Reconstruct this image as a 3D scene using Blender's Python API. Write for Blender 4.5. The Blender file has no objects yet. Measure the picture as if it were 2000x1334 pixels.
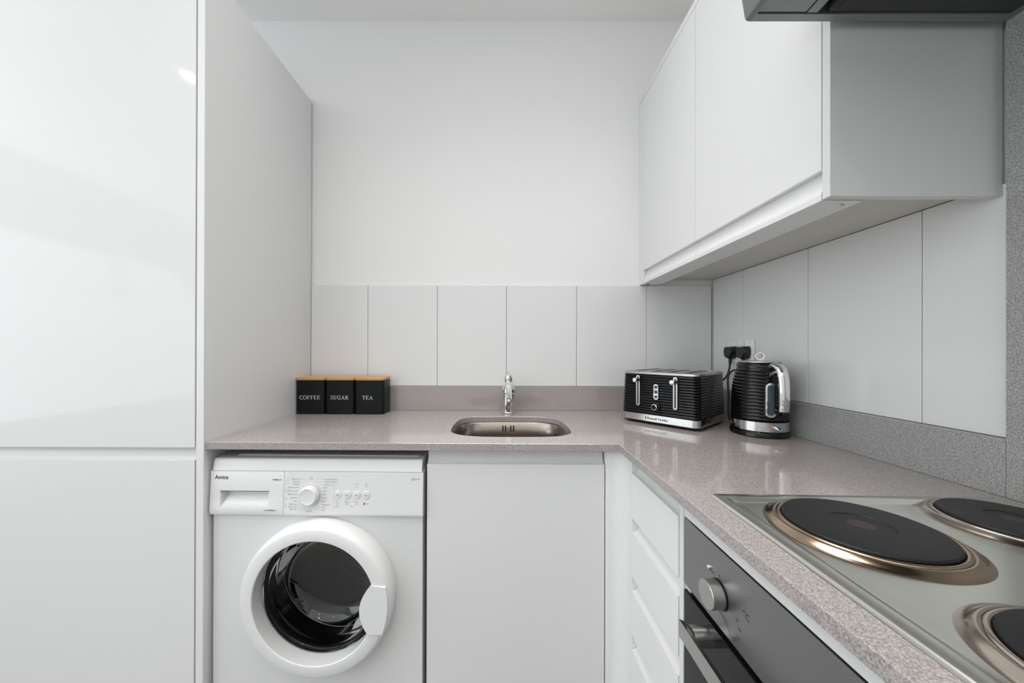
import bpy, bmesh, math, random
from mathutils import Vector, Matrix
from mathutils.geometry import tessellate_polygon
random.seed(4)
pi = math.pi
SC = bpy.context.scene
COL = SC.collection

# ------------------------------------------------------------------ camera
def rot(y, p, r):
    Rz = Matrix.Rotation(y, 3, 'Z'); Rx = Matrix.Rotation(p, 3, 'X'); Ry = Matrix.Rotation(r, 3, 'Y')
    return Rz @ Rx @ Ry
cd = bpy.data.cameras.new('camera')
cam = bpy.data.objects.new('camera', cd); COL.objects.link(cam)
cd.sensor_fit = 'HORIZONTAL'; cd.sensor_width = 36.0
cd.lens = 36 * 690.0 / 2000
cd.shift_x = (1000 - 977.9972) / 2000
cd.shift_y = (682.0062 - 667) / 2000
cd.clip_start = 0.01
Rm = rot(0.003019, 0.0016981, -0.0023538)
right, fwd, up = Rm.col[0], Rm.col[1], Rm.col[2]
M = Matrix(((right[0], up[0], -fwd[0], 0), (right[1], up[1], -fwd[1], 0), (right[2], up[2], -fwd[2], 1.1665), (0, 0, 0, 1)))
cam.matrix_world = M
SC.camera = cam

# ------------------------------------------------------------------ world, light, exposure
SC.view_settings.view_transform = 'Standard'; SC.view_settings.look = 'None'
SC.view_settings.gamma = 1.0; SC.view_settings.use_curve_mapping = False
SC.view_settings.exposure = 0.04
w = bpy.data.worlds.new('sky'); SC.world = w; w.use_nodes = True
w.node_tree.nodes['Background'].inputs[0].default_value = (0.86, 0.93, 1.0, 1)
w.node_tree.nodes['Background'].inputs[1].default_value = 0.9

def area(name, loc, target, sx, sy, power, col):
    l = bpy.data.lights.new(name, 'AREA'); l.shape = 'RECTANGLE'; l.size = sx; l.size_y = sy
    l.energy = power; l.color = col
    o = bpy.data.objects.new(name, l); COL.objects.link(o); o.location = loc
    d = Vector(target) - Vector(loc); o.rotation_euler = d.to_track_quat('-Z', 'Y').to_euler()
    return o
XL, XR, YB, YN, ZC = -3.6, 0.9, 1.5107, -3.0, 2.5816
area('daylight_left', (XL + 0.12, -0.9, 1.45), (0, -0.9, 4.6), 3.1, 1.9, 41, (0.91, 0.965, 1.0))
area('daylight_rear', (-2.4, YN + 0.03, 1.45), (-2.4, 0, 1.45), 1.6, 1.9, 2, (0.95, 0.98, 1.0))
area('ceiling_fill', (-1.35, -1.1, ZC - 0.002), (-1.35, -1.1, 0), 4.2, 3.6, 43, (1.0, 0.99, 0.975))  # added soft fill spread under the whole ceiling, no real fitting
area('counter_fill', (-0.05, 0.70, ZC - 0.003), (-0.05, 0.70, 0), 1.5, 1.0, 7, (1.0, 0.975, 0.95)).data.spread = math.radians(85)  # added overhead fill to brighten the worktop, no lamp hangs here

# ------------------------------------------------------------------ materials
def mat(name, col, rough=0.5, metal=0.0, spec=0.5, coat=0.0, aniso=0.0, bump=None, noise=None):
    m = bpy.data.materials.new(name); m.use_nodes = True
    nt = m.node_tree; b = nt.nodes['Principled BSDF']
    b.inputs['Base Color'].default_value = (*col, 1); b.inputs['Roughness'].default_value = rough
    b.inputs['Metallic'].default_value = metal; b.inputs['Specular IOR Level'].default_value = spec
    b.inputs['Coat Weight'].default_value = coat; b.inputs['Coat Roughness'].default_value = 0.03
    tc = nt.nodes.new('ShaderNodeTexCoord')
    if aniso: b.inputs['Anisotropic'].default_value = aniso
    if noise:   # (scale, amount, stretch) colour mottling
        mp = nt.nodes.new('ShaderNodeMapping'); mp.inputs['Scale'].default_value = noise[2]
        n = nt.nodes.new('ShaderNodeTexNoise'); n.inputs['Scale'].default_value = noise[0]; n.inputs['Detail'].default_value = 4
        r = nt.nodes.new('ShaderNodeMix'); r.data_type = 'RGBA'
        a = noise[1]
        r.inputs['A'].default_value = (*[max(0, c * (1 - a)) for c in col], 1)
        r.inputs['B'].default_value = (*[min(1, c * (1 + a)) for c in col], 1)
        nt.links.new(tc.outputs['Object'], mp.inputs['Vector']); nt.links.new(mp.outputs['Vector'], n.inputs['Vector'])
        nt.links.new(n.outputs['Fac'], r.inputs['Factor']); nt.links.new(r.outputs['Result'], b.inputs['Base Color'])
    if bump:    # (scale, strength, stretch)
        mp = nt.nodes.new('ShaderNodeMapping'); mp.inputs['Scale'].default_value = bump[2]
        n = nt.nodes.new('ShaderNodeTexNoise'); n.inputs['Scale'].default_value = bump[0]; n.inputs['Detail'].default_value = 3
        bp = nt.nodes.new('ShaderNodeBump'); bp.inputs['Strength'].default_value = bump[1]; bp.inputs['Distance'].default_value = 0.002
        nt.links.new(tc.outputs['Object'], mp.inputs['Vector']); nt.links.new(mp.outputs['Vector'], n.inputs['Vector'])
        nt.links.new(n.outputs['Fac'], bp.inputs['Height']); nt.links.new(bp.outputs['Normal'], b.inputs['Normal'])
    return m

def quartz_mat(name, base, rough, spec=0.5, con=0.34):
    m = mat(name, base, rough, spec=spec); nt = m.node_tree; b = nt.nodes['Principled BSDF']
    tc = nt.nodes.new('ShaderNodeTexCoord')
    n = nt.nodes.new('ShaderNodeTexNoise'); n.inputs['Scale'].default_value = 540; n.inputs['Detail'].default_value = 3
    cr = nt.nodes.new('ShaderNodeValToRGB')
    cr.color_ramp.elements[0].position = 0.36; cr.color_ramp.elements[0].color = (*[c * (1 - con) for c in base], 1)
    cr.color_ramp.elements[1].position = 0.64; cr.color_ramp.elements[1].color = (*[c * (1 + con) for c in base], 1)
    v = nt.nodes.new('ShaderNodeTexVoronoi'); v.inputs['Scale'].default_value = 130
    lt = nt.nodes.new('ShaderNodeMath'); lt.operation = 'LESS_THAN'; lt.inputs[1].default_value = 0.05
    mx = nt.nodes.new('ShaderNodeMix'); mx.data_type = 'RGBA'; mx.inputs['B'].default_value = (0.72, 0.72, 0.7, 1)
    nt.links.new(tc.outputs['Object'], n.inputs['Vector']); nt.links.new(tc.outputs['Object'], v.inputs['Vector'])
    nt.links.new(n.outputs['Fac'], cr.inputs['Fac']); nt.links.new(v.outputs['Distance'], lt.inputs[0])
    nt.links.new(lt.outputs['Value'], mx.inputs['Factor']); nt.links.new(cr.outputs['Color'], mx.inputs['A'])
    nt.links.new(mx.outputs['Result'], b.inputs['Base Color'])
    return m

def wood_mat(name, a, c):
    m = mat(name, a, 0.4); nt = m.node_tree; b = nt.nodes['Principled BSDF']
    tc = nt.nodes.new('ShaderNodeTexCoord'); mp = nt.nodes.new('ShaderNodeMapping'); mp.inputs['Scale'].default_value = (4, 60, 60)
    n = nt.nodes.new('ShaderNodeTexNoise'); n.inputs['Scale'].default_value = 5; n.inputs['Detail'].default_value = 5
    mx = nt.nodes.new('ShaderNodeMix'); mx.data_type = 'RGBA'
    mx.inputs['A'].default_value = (*a, 1); mx.inputs['B'].default_value = (*c, 1)
    nt.links.new(tc.outputs['Object'], mp.inputs['Vector']); nt.links.new(mp.outputs['Vector'], n.inputs['Vector'])
    nt.links.new(n.outputs['Fac'], mx.inputs['Factor']); nt.links.new(mx.outputs['Result'], b.inputs['Base Color'])
    return m

def emit_mat(name, col, s):
    m = bpy.data.materials.new(name); m.use_nodes = True; nt = m.node_tree; nt.nodes.clear()
    e = nt.nodes.new('ShaderNodeEmission'); e.inputs[0].default_value = (*col, 1); e.inputs[1].default_value = s
    o = nt.nodes.new('ShaderNodeOutputMaterial'); nt.links.new(e.outputs[0], o.inputs[0]); return m

def pane_mat(name, tint, gloss=0.12):
    m = bpy.data.materials.new(name); m.use_nodes = True; nt = m.node_tree; nt.nodes.clear()
    t = nt.nodes.new('ShaderNodeBsdfTransparent'); t.inputs[0].default_value = (*tint, 1)
    g = nt.nodes.new('ShaderNodeBsdfGlossy'); g.inputs['Roughness'].default_value = 0.01
    lw = nt.nodes.new('ShaderNodeLayerWeight'); lw.inputs[0].default_value = gloss * 2
    mr = nt.nodes.new('ShaderNodeMapRange'); mr.inputs['To Min'].default_value = gloss * 0.5; mr.inputs['To Max'].default_value = 0.75
    mx = nt.nodes.new('ShaderNodeMixShader'); o = nt.nodes.new('ShaderNodeOutputMaterial')
    nt.links.new(lw.outputs['Fresnel'], mr.inputs['Value']); nt.links.new(mr.outputs[0], mx.inputs[0])
    nt.links.new(t.outputs[0], mx.inputs[1]); nt.links.new(g.outputs[0], mx.inputs[2]); nt.links.new(mx.outputs[0], o.inputs[0])
    return m

MT = dict(
    wall=mat('wall_paint', (0.86, 0.86, 0.857), 0.7, bump=(60, 0.04, (1, 1, 1))),
    ceil=mat('ceiling_paint', (0.93, 0.93, 0.925), 0.8),
    floor=mat('grey_floor', (0.30, 0.29, 0.28), 0.45, noise=(3, 0.1, (1, 12, 1))),
    gloss=mat('gloss_white', (0.72, 0.725, 0.72), 0.07, spec=0.2),
    satin=mat('satin_white', (0.80, 0.805, 0.80), 0.22, spec=0.5),
    panel=mat('cabinet_white', (0.74, 0.745, 0.745), 0.4),
    under=mat('cabinet_underside', (0.62, 0.60, 0.55), 0.35, noise=(30, 0.04, (1, 1, 1))),
    tile=mat('tile_white', (0.77, 0.775, 0.775), 0.16, spec=0.5),
    grout=mat('tile_grout', (0.30, 0.30, 0.30), 0.8),
    quartz=quartz_mat('quartz', (0.36, 0.325, 0.315), 0.10, 0.85),
    slab=quartz_mat('quartz_daylit', (0.325, 0.328, 0.322), 0.22, 0.5, 0.38),  # same stone as quartz, with the cooler daylight tint put into its colour
    appl=mat('appliance_white', (0.70, 0.71, 0.705), 0.3),
    applg=mat('appliance_plastic', (0.74, 0.75, 0.745), 0.22),
    grey=mat('seam_grey', (0.25, 0.25, 0.25), 0.6),
    ink=mat('print_dark', (0.03, 0.03, 0.035), 0.5),
    inkg=mat('print_grey', (0.22, 0.22, 0.22), 0.5),
    inkr=mat('print_red', (0.30, 0.01, 0.02), 0.5),
    inkw=mat('print_white', (0.82, 0.83, 0.84), 0.5),
    black=mat('black_gloss', (0.004, 0.004, 0.005), 0.12, spec=0.38),
    blackm=mat('black_matt', (0.008, 0.009, 0.010), 0.35),
    tin=mat('black_tin', (0.004, 0.005, 0.006), 0.38, spec=0.25),
    rubber=mat('black_rubber', (0.012, 0.012, 0.013), 0.55),
    glassk=mat('black_glass', (0.005, 0.006, 0.006), 0.07, spec=0.22),
    chrome=mat('chrome', (0.78, 0.78, 0.78), 0.07, metal=1),
    steel=mat('brushed_steel', (0.50, 0.50, 0.48), 0.30, metal=1, noise=(14, 0.08, (1, 20, 1))),
    hobs=mat('hob_steel', (0.72, 0.725, 0.665), 0.24, metal=1, noise=(8, 0.10, (3, 1, 1))),
    fascia=mat('oven_steel', (0.30, 0.30, 0.303), 0.36, metal=1, noise=(16, 0.07, (1, 1, 22))),
    bronze=mat('heat_tinted_steel', (0.45, 0.345, 0.25), 0.17, metal=1, noise=(25, 0.18, (1, 1, 1))),
    bronzel=mat('light_tinted_steel', (0.62, 0.54, 0.47), 0.17, metal=1, noise=(25, 0.08, (1, 1, 1))),
    polish=mat('polished_steel', (0.60, 0.59, 0.57), 0.15, metal=1, noise=(14, 0.05, (1, 1, 20))),
    iron=mat('cast_iron', (0.010, 0.010, 0.0112), 0.45, spec=0.3, noise=(22, 0.5, (1, 1, 1)), bump=(300, 0.15, (1, 1, 1))),
    reddot=mat('hotplate_mark', (0.034, 0.017, 0.014), 0.45),
    hood=mat('hood_grey', (0.25, 0.28, 0.272), 0.42, metal=0.6),
    hoodf=mat('hood_filter', (0.045, 0.048, 0.046), 0.4, metal=0.3),
    bowlst=mat('drum_steel', (0.35, 0.35, 0.35), 0.22, metal=1),
    sink=mat('sink_steel', (0.37, 0.32, 0.285), 0.24, metal=1, noise=(10, 0.06, (1, 1, 30))),
    bamboo=wood_mat('bamboo', (0.62, 0.36, 0.15), (0.50, 0.26, 0.09)),
    plastic=mat('socket_white', (0.84, 0.84, 0.83), 0.3),
    gauge=mat('water_gauge', (0.045, 0.07, 0.085), 0.08),
    lampglow=emit_mat('downlight_glow', (1.0, 0.95, 0.88), 40),
    pane=pane_mat('window_glass', (0.97, 0.98, 0.98), 0.08),
    smoke=pane_mat('smoked_glass', (0.36, 0.36, 0.37), 0.12),
    blueglow=mat('blue_lens', (0.10, 0.30, 0.45), 0.1),
)

# ------------------------------------------------------------------ mesh helpers
def V(*a): return Vector(a)
def finish(bm, smooth_deg=35):
    bmesh.ops.remove_doubles(bm, verts=bm.verts, dist=1e-6)
    bmesh.ops.recalc_face_normals(bm, faces=bm.faces)
    me = bpy.data.meshes.new('m'); bm.to_mesh(me); bm.free()
    for p in me.polygons: p.use_smooth = True
    try: me.set_sharp_from_angle(angle=math.radians(smooth_deg))
    except Exception: pass
    return me
def link(name, me, m, parent=None, label=None, cat=None, group=None, kind=None, wn=False):
    me.name = name
    o = bpy.data.objects.new(name, me); COL.objects.link(o)
    if m is not None and not me.materials: me.materials.append(MT[m])
    if parent is not None: o.parent = parent
    if wn:
        wm = o.modifiers.new('weighted', 'WEIGHTED_NORMAL'); wm.keep_sharp = True; wm.weight = 100
    props(o, label, cat, group, kind); return o
def props(o, label=None, cat=None, group=None, kind=None):
    if label: o['label'] = label
    if cat: o['category'] = cat
    if group: o['group'] = group
    if kind: o['kind'] = kind
    return o
def thing(name, loc, label, cat, rz=0.0, group=None):
    o = bpy.data.objects.new(name, None); o.empty_display_size = 0.05; COL.objects.link(o)
    o.location = loc; o.rotation_euler = (0, 0, rz)
    return props(o, label, cat, group)
def bm_box(bm, a, b, bev=0.0, seg=2):
    lo = [min(a[i], b[i]) for i in range(3)]; hi = [max(a[i], b[i]) for i in range(3)]
    r = bmesh.ops.create_cube(bm, size=1.0)
    for v in r['verts']:
        v.co = V(*[lo[i] + (v.co[i] + 0.5) * (hi[i] - lo[i]) for i in range(3)])
    if bev > 0:
        es = list({e for v in r['verts'] for e in v.link_edges})
        bmesh.ops.bevel(bm, geom=es, offset=bev, segments=seg, profile=0.5, affect='EDGES')
def box(name, a, b, m, parent=None, bev=0.0, seg=2, off=None, **k):
    bm = bmesh.new(); bm_box(bm, a, b, bev, seg)
    if off is not None: bmesh.ops.translate(bm, verts=bm.verts, vec=-V(*off))
    return link(name, finish(bm), m, parent, wn=bev > 0, **k)
def bm_lathe(bm, prof, n=64, cap0=False, cap1=False):
    """prof: (r, h) around local z"""
    rings = []
    for r, h in prof:
        rings.append([bm.verts.new((r * math.cos(2 * pi * i / n), r * math.sin(2 * pi * i / n), h)) for i in range(n)])
    for A, B in zip(rings, rings[1:]):
        for i in range(n):
            bm.faces.new((A[i], A[(i + 1) % n], B[(i + 1) % n], B[i]))
    if cap0: bm.faces.new(rings[0])
    if cap1: bm.faces.new(rings[-1])
    return [v for r in rings for v in r]
def lathe(name, prof, m, parent=None, loc=(0, 0, 0), axis='z', n=64, cap0=True, cap1=True, deg=35, off=None, **k):
    bm = bmesh.new(); bm_lathe(bm, prof, n, cap0, cap1)
    orient(bm, axis); bmesh.ops.translate(bm, verts=bm.verts, vec=V(*loc) - (V(*off) if off else V(0, 0, 0)))
    return link(name, finish(bm, deg), m, parent, **k)
def orient(bm, axis):
    if axis == '-y': bmesh.ops.rotate(bm, verts=bm.verts, matrix=Matrix.Rotation(pi / 2, 3, 'X'))     # +z -> -y
    elif axis == 'y': bmesh.ops.rotate(bm, verts=bm.verts, matrix=Matrix.Rotation(-pi / 2, 3, 'X'))
    elif axis == '-x': bmesh.ops.rotate(bm, verts=bm.verts, matrix=Matrix.Rotation(-pi / 2, 3, 'Y'))
    elif axis == 'x': bmesh.ops.rotate(bm, verts=bm.verts, matrix=Matrix.Rotation(pi / 2, 3, 'Y'))
    elif axis == '-z': bmesh.ops.rotate(bm, verts=bm.verts, matrix=Matrix.Rotation(pi, 3, 'X'))
def bm_prism(bm, pts, a, b, axis):
    """extrude 2D polygon pts along axis from a to b. axis x: pts=(y,z); y: (x,z); z: (x,y)"""
    def mk(p, t):
        return {'x': (t, p[0], p[1]), 'y': (p[0], t, p[1]), 'z': (p[0], p[1], t)}[axis]
    A = [bm.verts.new(mk(p, a)) for p in pts]; B = [bm.verts.new(mk(p, b)) for p in pts]
    n = len(pts)
    for i in range(n): bm.faces.new((A[i], A[(i + 1) % n], B[(i + 1) % n], B[i]))
    for i, j, k in tessellate_polygon([[V(p[0], p[1], 0) for p in pts]]):
        bm.faces.new((A[i], A[j], A[k])); bm.faces.new((B[k], B[j], B[i]))
def prism(name, pts, a, b, axis, m, parent=None, off=None, deg=35, **k):
    bm = bmesh.new(); bm_prism(bm, pts, a, b, axis)
    if off is not None: bmesh.ops.translate(bm, verts=bm.verts, vec=-V(*off))
    return link(name, finish(bm, deg), m, parent, wn=True, **k)
def bm_tube(bm, pts, r, n=16, flat=None, caps=True):
    """sweep a circle (or ellipse radii list) along pts; r float or list; flat=(a,b) scale on the side/normal axes"""
    P = [V(*p) for p in pts]; N = len(P); R = r if isinstance(r, (list, tuple)) else [r] * N
    prev = None; rings = []
    for i in range(N):
        t = (P[min(i + 1, N - 1)] - P[max(i - 1, 0)]).normalized()
        if prev is None:
            s = t.cross(V(0, 0, 1))
            if s.length < 1e-3: s = t.cross(V(0, 1, 0))
            s.normalize()
        else:
            s = (prev - t * prev.dot(t)).normalized()
        prev = s; u = s.cross(t).normalized()
        fa, fb = flat if flat else (1, 1)
        rings.append([bm.verts.new(P[i] + s * R[i] * fa * math.cos(2 * pi * j / n) + u * R[i] * fb * math.sin(2 * pi * j / n)) for j in range(n)])
    for A, B in zip(rings, rings[1:]):
        for j in range(n): bm.faces.new((A[j], A[(j + 1) % n], B[(j + 1) % n], B[j]))
    if caps: bm.faces.new(rings[0]); bm.faces.new(rings[-1])
def tube(name, pts, r, m, parent=None, n=16, flat=None, off=None, deg=50, **k):
    bm = bmesh.new(); bm_tube(bm, pts, r, n, flat)
    if off is not None: bmesh.ops.translate(bm, verts=bm.verts, vec=-V(*off))
    return link(name, finish(bm, deg), m, parent, **k)
def spline(pts, k=8):
    P = [V(*p) for p in pts]; out = []
    for i in range(len(P) - 1):
        p0 = P[max(i - 1, 0)]; p1 = P[i]; p2 = P[i + 1]; p3 = P[min(i + 2, len(P) - 1)]
        for j in range(k):
            t = j / k
            out.append(0.5 * ((2 * p1) + (p2 - p0) * t + (2 * p0 - 5 * p1 + 4 * p2 - p3) * t * t + (3 * p1 - p0 - 3 * p2 + p3) * t ** 3))
    out.append(P[-1]); return [tuple(p) for p in out]
def rrect(x0, y0, x1, y1, r, seg=6):
    out = []
    for cx, cy, a in ((x1 - r, y1 - r, 0), (x0 + r, y1 - r, 90), (x0 + r, y0 + r, 180), (x1 - r, y0 + r, 270)):
        for i in range(seg + 1):
            t = math.radians(a + 90 * i / seg); out.append((cx + r * math.cos(t), cy + r * math.sin(t)))
    return out
# text with the built-in face -> list of (verts, faces) added to a bmesh; baseline on x, up = y
_tcache = {}
def text_mesh(s, size, bold=0.0, align='LEFT'):
    key = (s, size, bold, align)
    if key not in _tcache:
        c = bpy.data.curves.new('t', 'FONT'); c.body = s; c.size = size; c.offset = bold; c.align_x = align
        c.resolution_u = 3
        o = bpy.data.objects.new('t', c); COL.objects.link(o)
        bpy.context.view_layer.update()
        me = bpy.data.meshes.new_from_object(o.evaluated_get(bpy.context.evaluated_depsgraph_get()))
        _tcache[key] = ([tuple(v.co) for v in me.vertices], [tuple(p.vertices) for p in me.polygons])
        bpy.data.objects.remove(o); bpy.data.curves.remove(c); bpy.data.meshes.remove(me)
    return _tcache[key]
def bm_text(bm, s, size, fn, bold=0.0, align='LEFT', dx=0, dy=0):
    vs, fs = text_mesh(s, size, bold, align)
    vv = [bm.verts.new(fn(v[0] + dx, v[1] + dy)) for v in vs]
    for f in fs:
        try: bm.faces.new([vv[i] for i in f])
        except ValueError: pass
def bm_poly(bm, pts, fn):
    try:
        f = bm.faces.new([bm.verts.new(fn(*p)) for p in pts])
        if len(pts) > 4: bmesh.ops.triangulate(bm, faces=[f])
    except ValueError: pass
def bm_line(bm, p, q, w_, fn):
    d = (V(*q, 0) - V(*p, 0)); L = d.length
    if L < 1e-9: return
    n = V(-d.y, d.x, 0) * (w_ / 2 / L)
    bm_poly(bm, [(p[0] + n.x, p[1] + n.y), (q[0] + n.x, q[1] + n.y), (q[0] - n.x, q[1] - n.y), (p[0] - n.x, p[1] - n.y)], fn)
def bm_arc(bm, cx, cy, r, w_, a0, a1, fn, n=24):
    for i in range(n):
        t0 = math.radians(a0 + (a1 - a0) * i / n); t1 = math.radians(a0 + (a1 - a0) * (i + 1) / n)
        ri, ro = r - w_ / 2, r + w_ / 2
        bm_poly(bm, [(cx + ri * math.cos(t0), cy + ri * math.sin(t0)), (cx + ro * math.cos(t0), cy + ro * math.sin(t0)),
                     (cx + ro * math.cos(t1), cy + ro * math.sin(t1)), (cx + ri * math.cos(t1), cy + ri * math.sin(t1))], fn)
def flat_finish(bm):
    me = bpy.data.meshes.new('m'); bm.to_mesh(me); bm.free(); return me

# serif capitals drawn from stems, hairlines and bowls; unit cap height
def serif_glyph(ch):
    T, H, S = 0.135, 0.055, 0.05
    P = []
    def rect(x0, y0, x1, y1): P.append([(x0, y0), (x1, y0), (x1, y1), (x0, y1)])
    def stem(x, y0=0, y1=1, both=True, w=T):
        rect(x, y0, x + w, y1)
        if both or y0 == 0: rect(x - 0.07, y0, x + w + 0.07, y0 + S)
        if both or y1 == 1: rect(x - 0.07, y1 - S, x + w + 0.07, y1)
    def bowl(cx, cy, rx, ry, a0, a1, thick=T, thin=H, n=28):
        for i in range(n):
            q = []
            for t in (a0 + (a1 - a0) * i / n, a0 + (a1 - a0) * (i + 1) / n):
                a = math.radians(t); wv = thin + (thick - thin) * abs(math.cos(a)) ** 1.6
                q.append(((cx + (rx - wv) * math.cos(a), cy + (ry - min(wv, thin * 1.4)) * math.sin(a)), (cx + rx * math.cos(a), cy + ry * math.sin(a))))
            P.append([q[0][0], q[0][1], q[1][1], q[1][0]])
    def quad(*p): P.append(list(p))
    if ch == 'C': bowl(.46, .5, .43, .515, 48, 312); rect(.74, .66, .79, 1.0); rect(.74, .0, .79, .28); return P, .88
    if ch == 'O': bowl(.48, .5, .46, .515, 0, 360, n=44); return P, .98
    if ch == 'F': stem(.12); rect(.2, 1 - S, .68, 1); rect(.64, .74, .68, 1); rect(.2, .48, .52, .48 + S); rect(.5, .38, .54, .62); return P, .76
    if ch == 'E': stem(.12); rect(.2, 1 - S, .7, 1); rect(.66, .76, .7, 1); rect(.2, .49, .54, .49 + S); rect(.52, .39, .56, .63); rect(.2, 0, .72, S); rect(.69, 0, .73, .26); return P, .8
    if ch == 'U': stem(.12, .3, 1, False); stem(.66, .3, 1, False, w=H); bowl(.42, .33, .30, .345, 180, 360, thick=.1); return P, .9
    if ch == 'G': bowl(.46, .5, .43, .515, 48, 318); rect(.74, .66, .79, 1.0); rect(.70, .06, .82, .42); rect(.6, .40, .9, .45); return P, .96
    if ch == 'A':
        quad((.04, 0), (.1, 0), (.46, 1), (.42, .98)); quad((.40, 1.0), (.47, 1.02), (.84, 0), (.69, 0)); rect(.2, .32, .66, .32 + S)
        rect(-.03, 0, .2, S); rect(.58, 0, .93, S); return P, .92
    if ch == 'R': stem(.12); bowl(.40, .745, .30, .255, -90, 90); rect(.2, 1 - S, .42, 1); rect(.2, .49, .42, .49 + S); quad((.36, .5), (.5, .5), (.86, 0), (.70, 0)); rect(.66, 0, .93, S); return P, .9
    if ch == 'T': stem(.34, 0, 1, True); rect(.02, 1 - S, .80, 1); rect(.02, .74, .06, 1); rect(.76, .74, .80, 1); return P, .84
    if ch == 'S': bowl(.33, .745, .25, .27, 35, 270, thick=.1); bowl(.33, .255, .28, .27, -145, 90, thick=.12); rect(.53, .70, .57, 1); rect(.05, 0, .09, .3); return P, .68
    return P, .4
def bm_serif(bm, s, h, cx, cy, fn, track=0.10):
    gs = [serif_glyph(c) for c in s]; W = sum(g[1] for g in gs) + track * (len(s) - 1); x = cx - W * h / 2
    for P, adv in gs:
        for p in P: bm_poly(bm, [(x + a * h, cy + b * h) for a, b in p], fn)
        x += (adv + track) * h

# ------------------------------------------------------------------ room shell
box('floor', (XL - .1, YN - .1, -0.1), (XR + .1, YB + .12, 0), 'floor', kind='structure')
box('ceiling', (XL - .1, YN - .1, ZC), (XR + .1, YB + .12, ZC + .1), 'ceil', kind='structure')
box('wall_back', (XL - .1, YB + 0.008, 0), (XR + .1, YB + .12, ZC), 'wall', kind='structure')
box('wall_right', (XR + 0.008, YN - .1, 0), (XR + .12, YB + 0.008, ZC), 'wall', kind='structure')
def wall_open(name, axis, pos, a0, a1, wa, wb, z0, z1):
    bm = bmesh.new(); t = 0.12
    def add(u0, u1, zz0, zz1):
        if axis == 'x': bm_box(bm, (pos - t, u0, zz0), (pos, u1, zz1))
        else: bm_box(bm, (u0, pos - t, zz0), (u1, pos, zz1))
    add(a0, wa, 0, ZC); add(wb, a1, 0, ZC); add(wa, wb, 0, z0); add(wa, wb, z1, ZC)
    return link(name, finish(bm), 'wall', kind='structure')
def window(name, axis, pos, wa, wb, z0, z1, n):
    bm = bmesh.new(); f = 0.05
    def add(u0, u1, a, b):
        if axis == 'x': bm_box(bm, (pos - .09, u0, a), (pos - .03, u1, b), .004)
        else: bm_box(bm, (u0, pos - .09, a), (u1, pos - .03, b), .004)
    add(wa, wb, z0, z0 + f); add(wa, wb, z1 - f, z1)
    for i in range(n + 1):
        u = wa + (wb - wa - f) * i / n; add(u, u + f, z0 + f, z1 - f)
    fr = link(name, finish(bm), 'satin', kind='structure')
    if axis == 'x': box('pane', (pos - .063, wa + .02, z0 + .02), (pos - .057, wb - .02, z1 - .02), 'pane', fr)
    else: box('pane', (wa + .02, pos - .063, z0 + .02), (wb - .02, pos - .057, z1 - .02), 'pane', fr)
wall_open('wall_left', 'x', XL, YN - .1, YB + .01, -2.5, 0.7, 0.1, 2.4)
window('window_1', 'x', XL, -2.5, 0.7, 0.1, 2.4, 3)
wall_open('wall_rear', 'y', YN, XL, XR + .01, -3.2, -1.6, 0.5, 2.4)
window('window_2', 'y', YN, -3.2, -1.6, 0.5, 2.4, 2)

# tiles (each run of tiles is one surface with its joints)
def tiles(name, axis, plane, edges, z0, z1):
    bm = bmesh.new(); g = 0.0009
    for a, b in zip(edges, edges[1:]):
        if axis == 'y': bm_box(bm, (a + g, plane, z0), (b - g, plane + .0065, z1), .0005, 1)
        else: bm_box(bm, (plane, a + g, z0), (plane + .0065, b - g, z1), .0005, 1)
    o = link(name, finish(bm), 'tile', kind='structure', wn=True); return o
tiles('trim_1', 'y', YB, [-0.8179, -0.574, -0.2764, 0.02, 0.3191, 0.6175, 0.8955], 1.0118, 1.4415)
box('trim_2', (-0.8179, YB + .0065, 1.0109), (0.9, YB + .008, 1.4415), 'grout', kind='structure')
tiles('trim_3', 'x', XR, [0.6235, 0.7597, 1.0415, 1.3245, 1.5075], 1.0118, 1.4668)
box('trim_4', (XR + .0065, 0.62, 1.0109), (XR + .008, YB, 1.47), 'grout', kind='structure')

# ------------------------------------------------------------------ profiles of handleless doors
def j_top(zb, zl, zt, d=0.022):
    """depth (from the face) / z outline of a door with a scooped grip along its top"""
    p = [(0, zb), (0, zl - .0016), (.0005, zl - .0004), (.0018, zl), (.0040, zl - .0006)]
    R = min(.024, zt - zl - .004)
    for i in range(1, 13):
        t = pi / 2 * i / 12
        p.append((.0045 + .0145 * math.sin(t), zl - .0004 + R * (1 - math.cos(t))))
    p += [(.0191, zt), (d, zt), (d, zb)]
    return p
def j_bot(zt, zl, zb, d=0.022):
    """door face down to zl, then a scoop that comes forward again to the face at zb"""
    p = [(0, zt), (0, zl + .002), (.002, zl), (.010, zl + .001)]
    H = zl - zb
    for i in range(13):
        t = i / 12
        p.append((.0135 * math.cos(t * pi / 2) ** 0.9 + 0.0, zl + .001 - (H - .012) * (t ** 1.2) - .0))
    p += [(0, zb + .008), (0, zb), (d, zb), (d, zt)]
    return p

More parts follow.
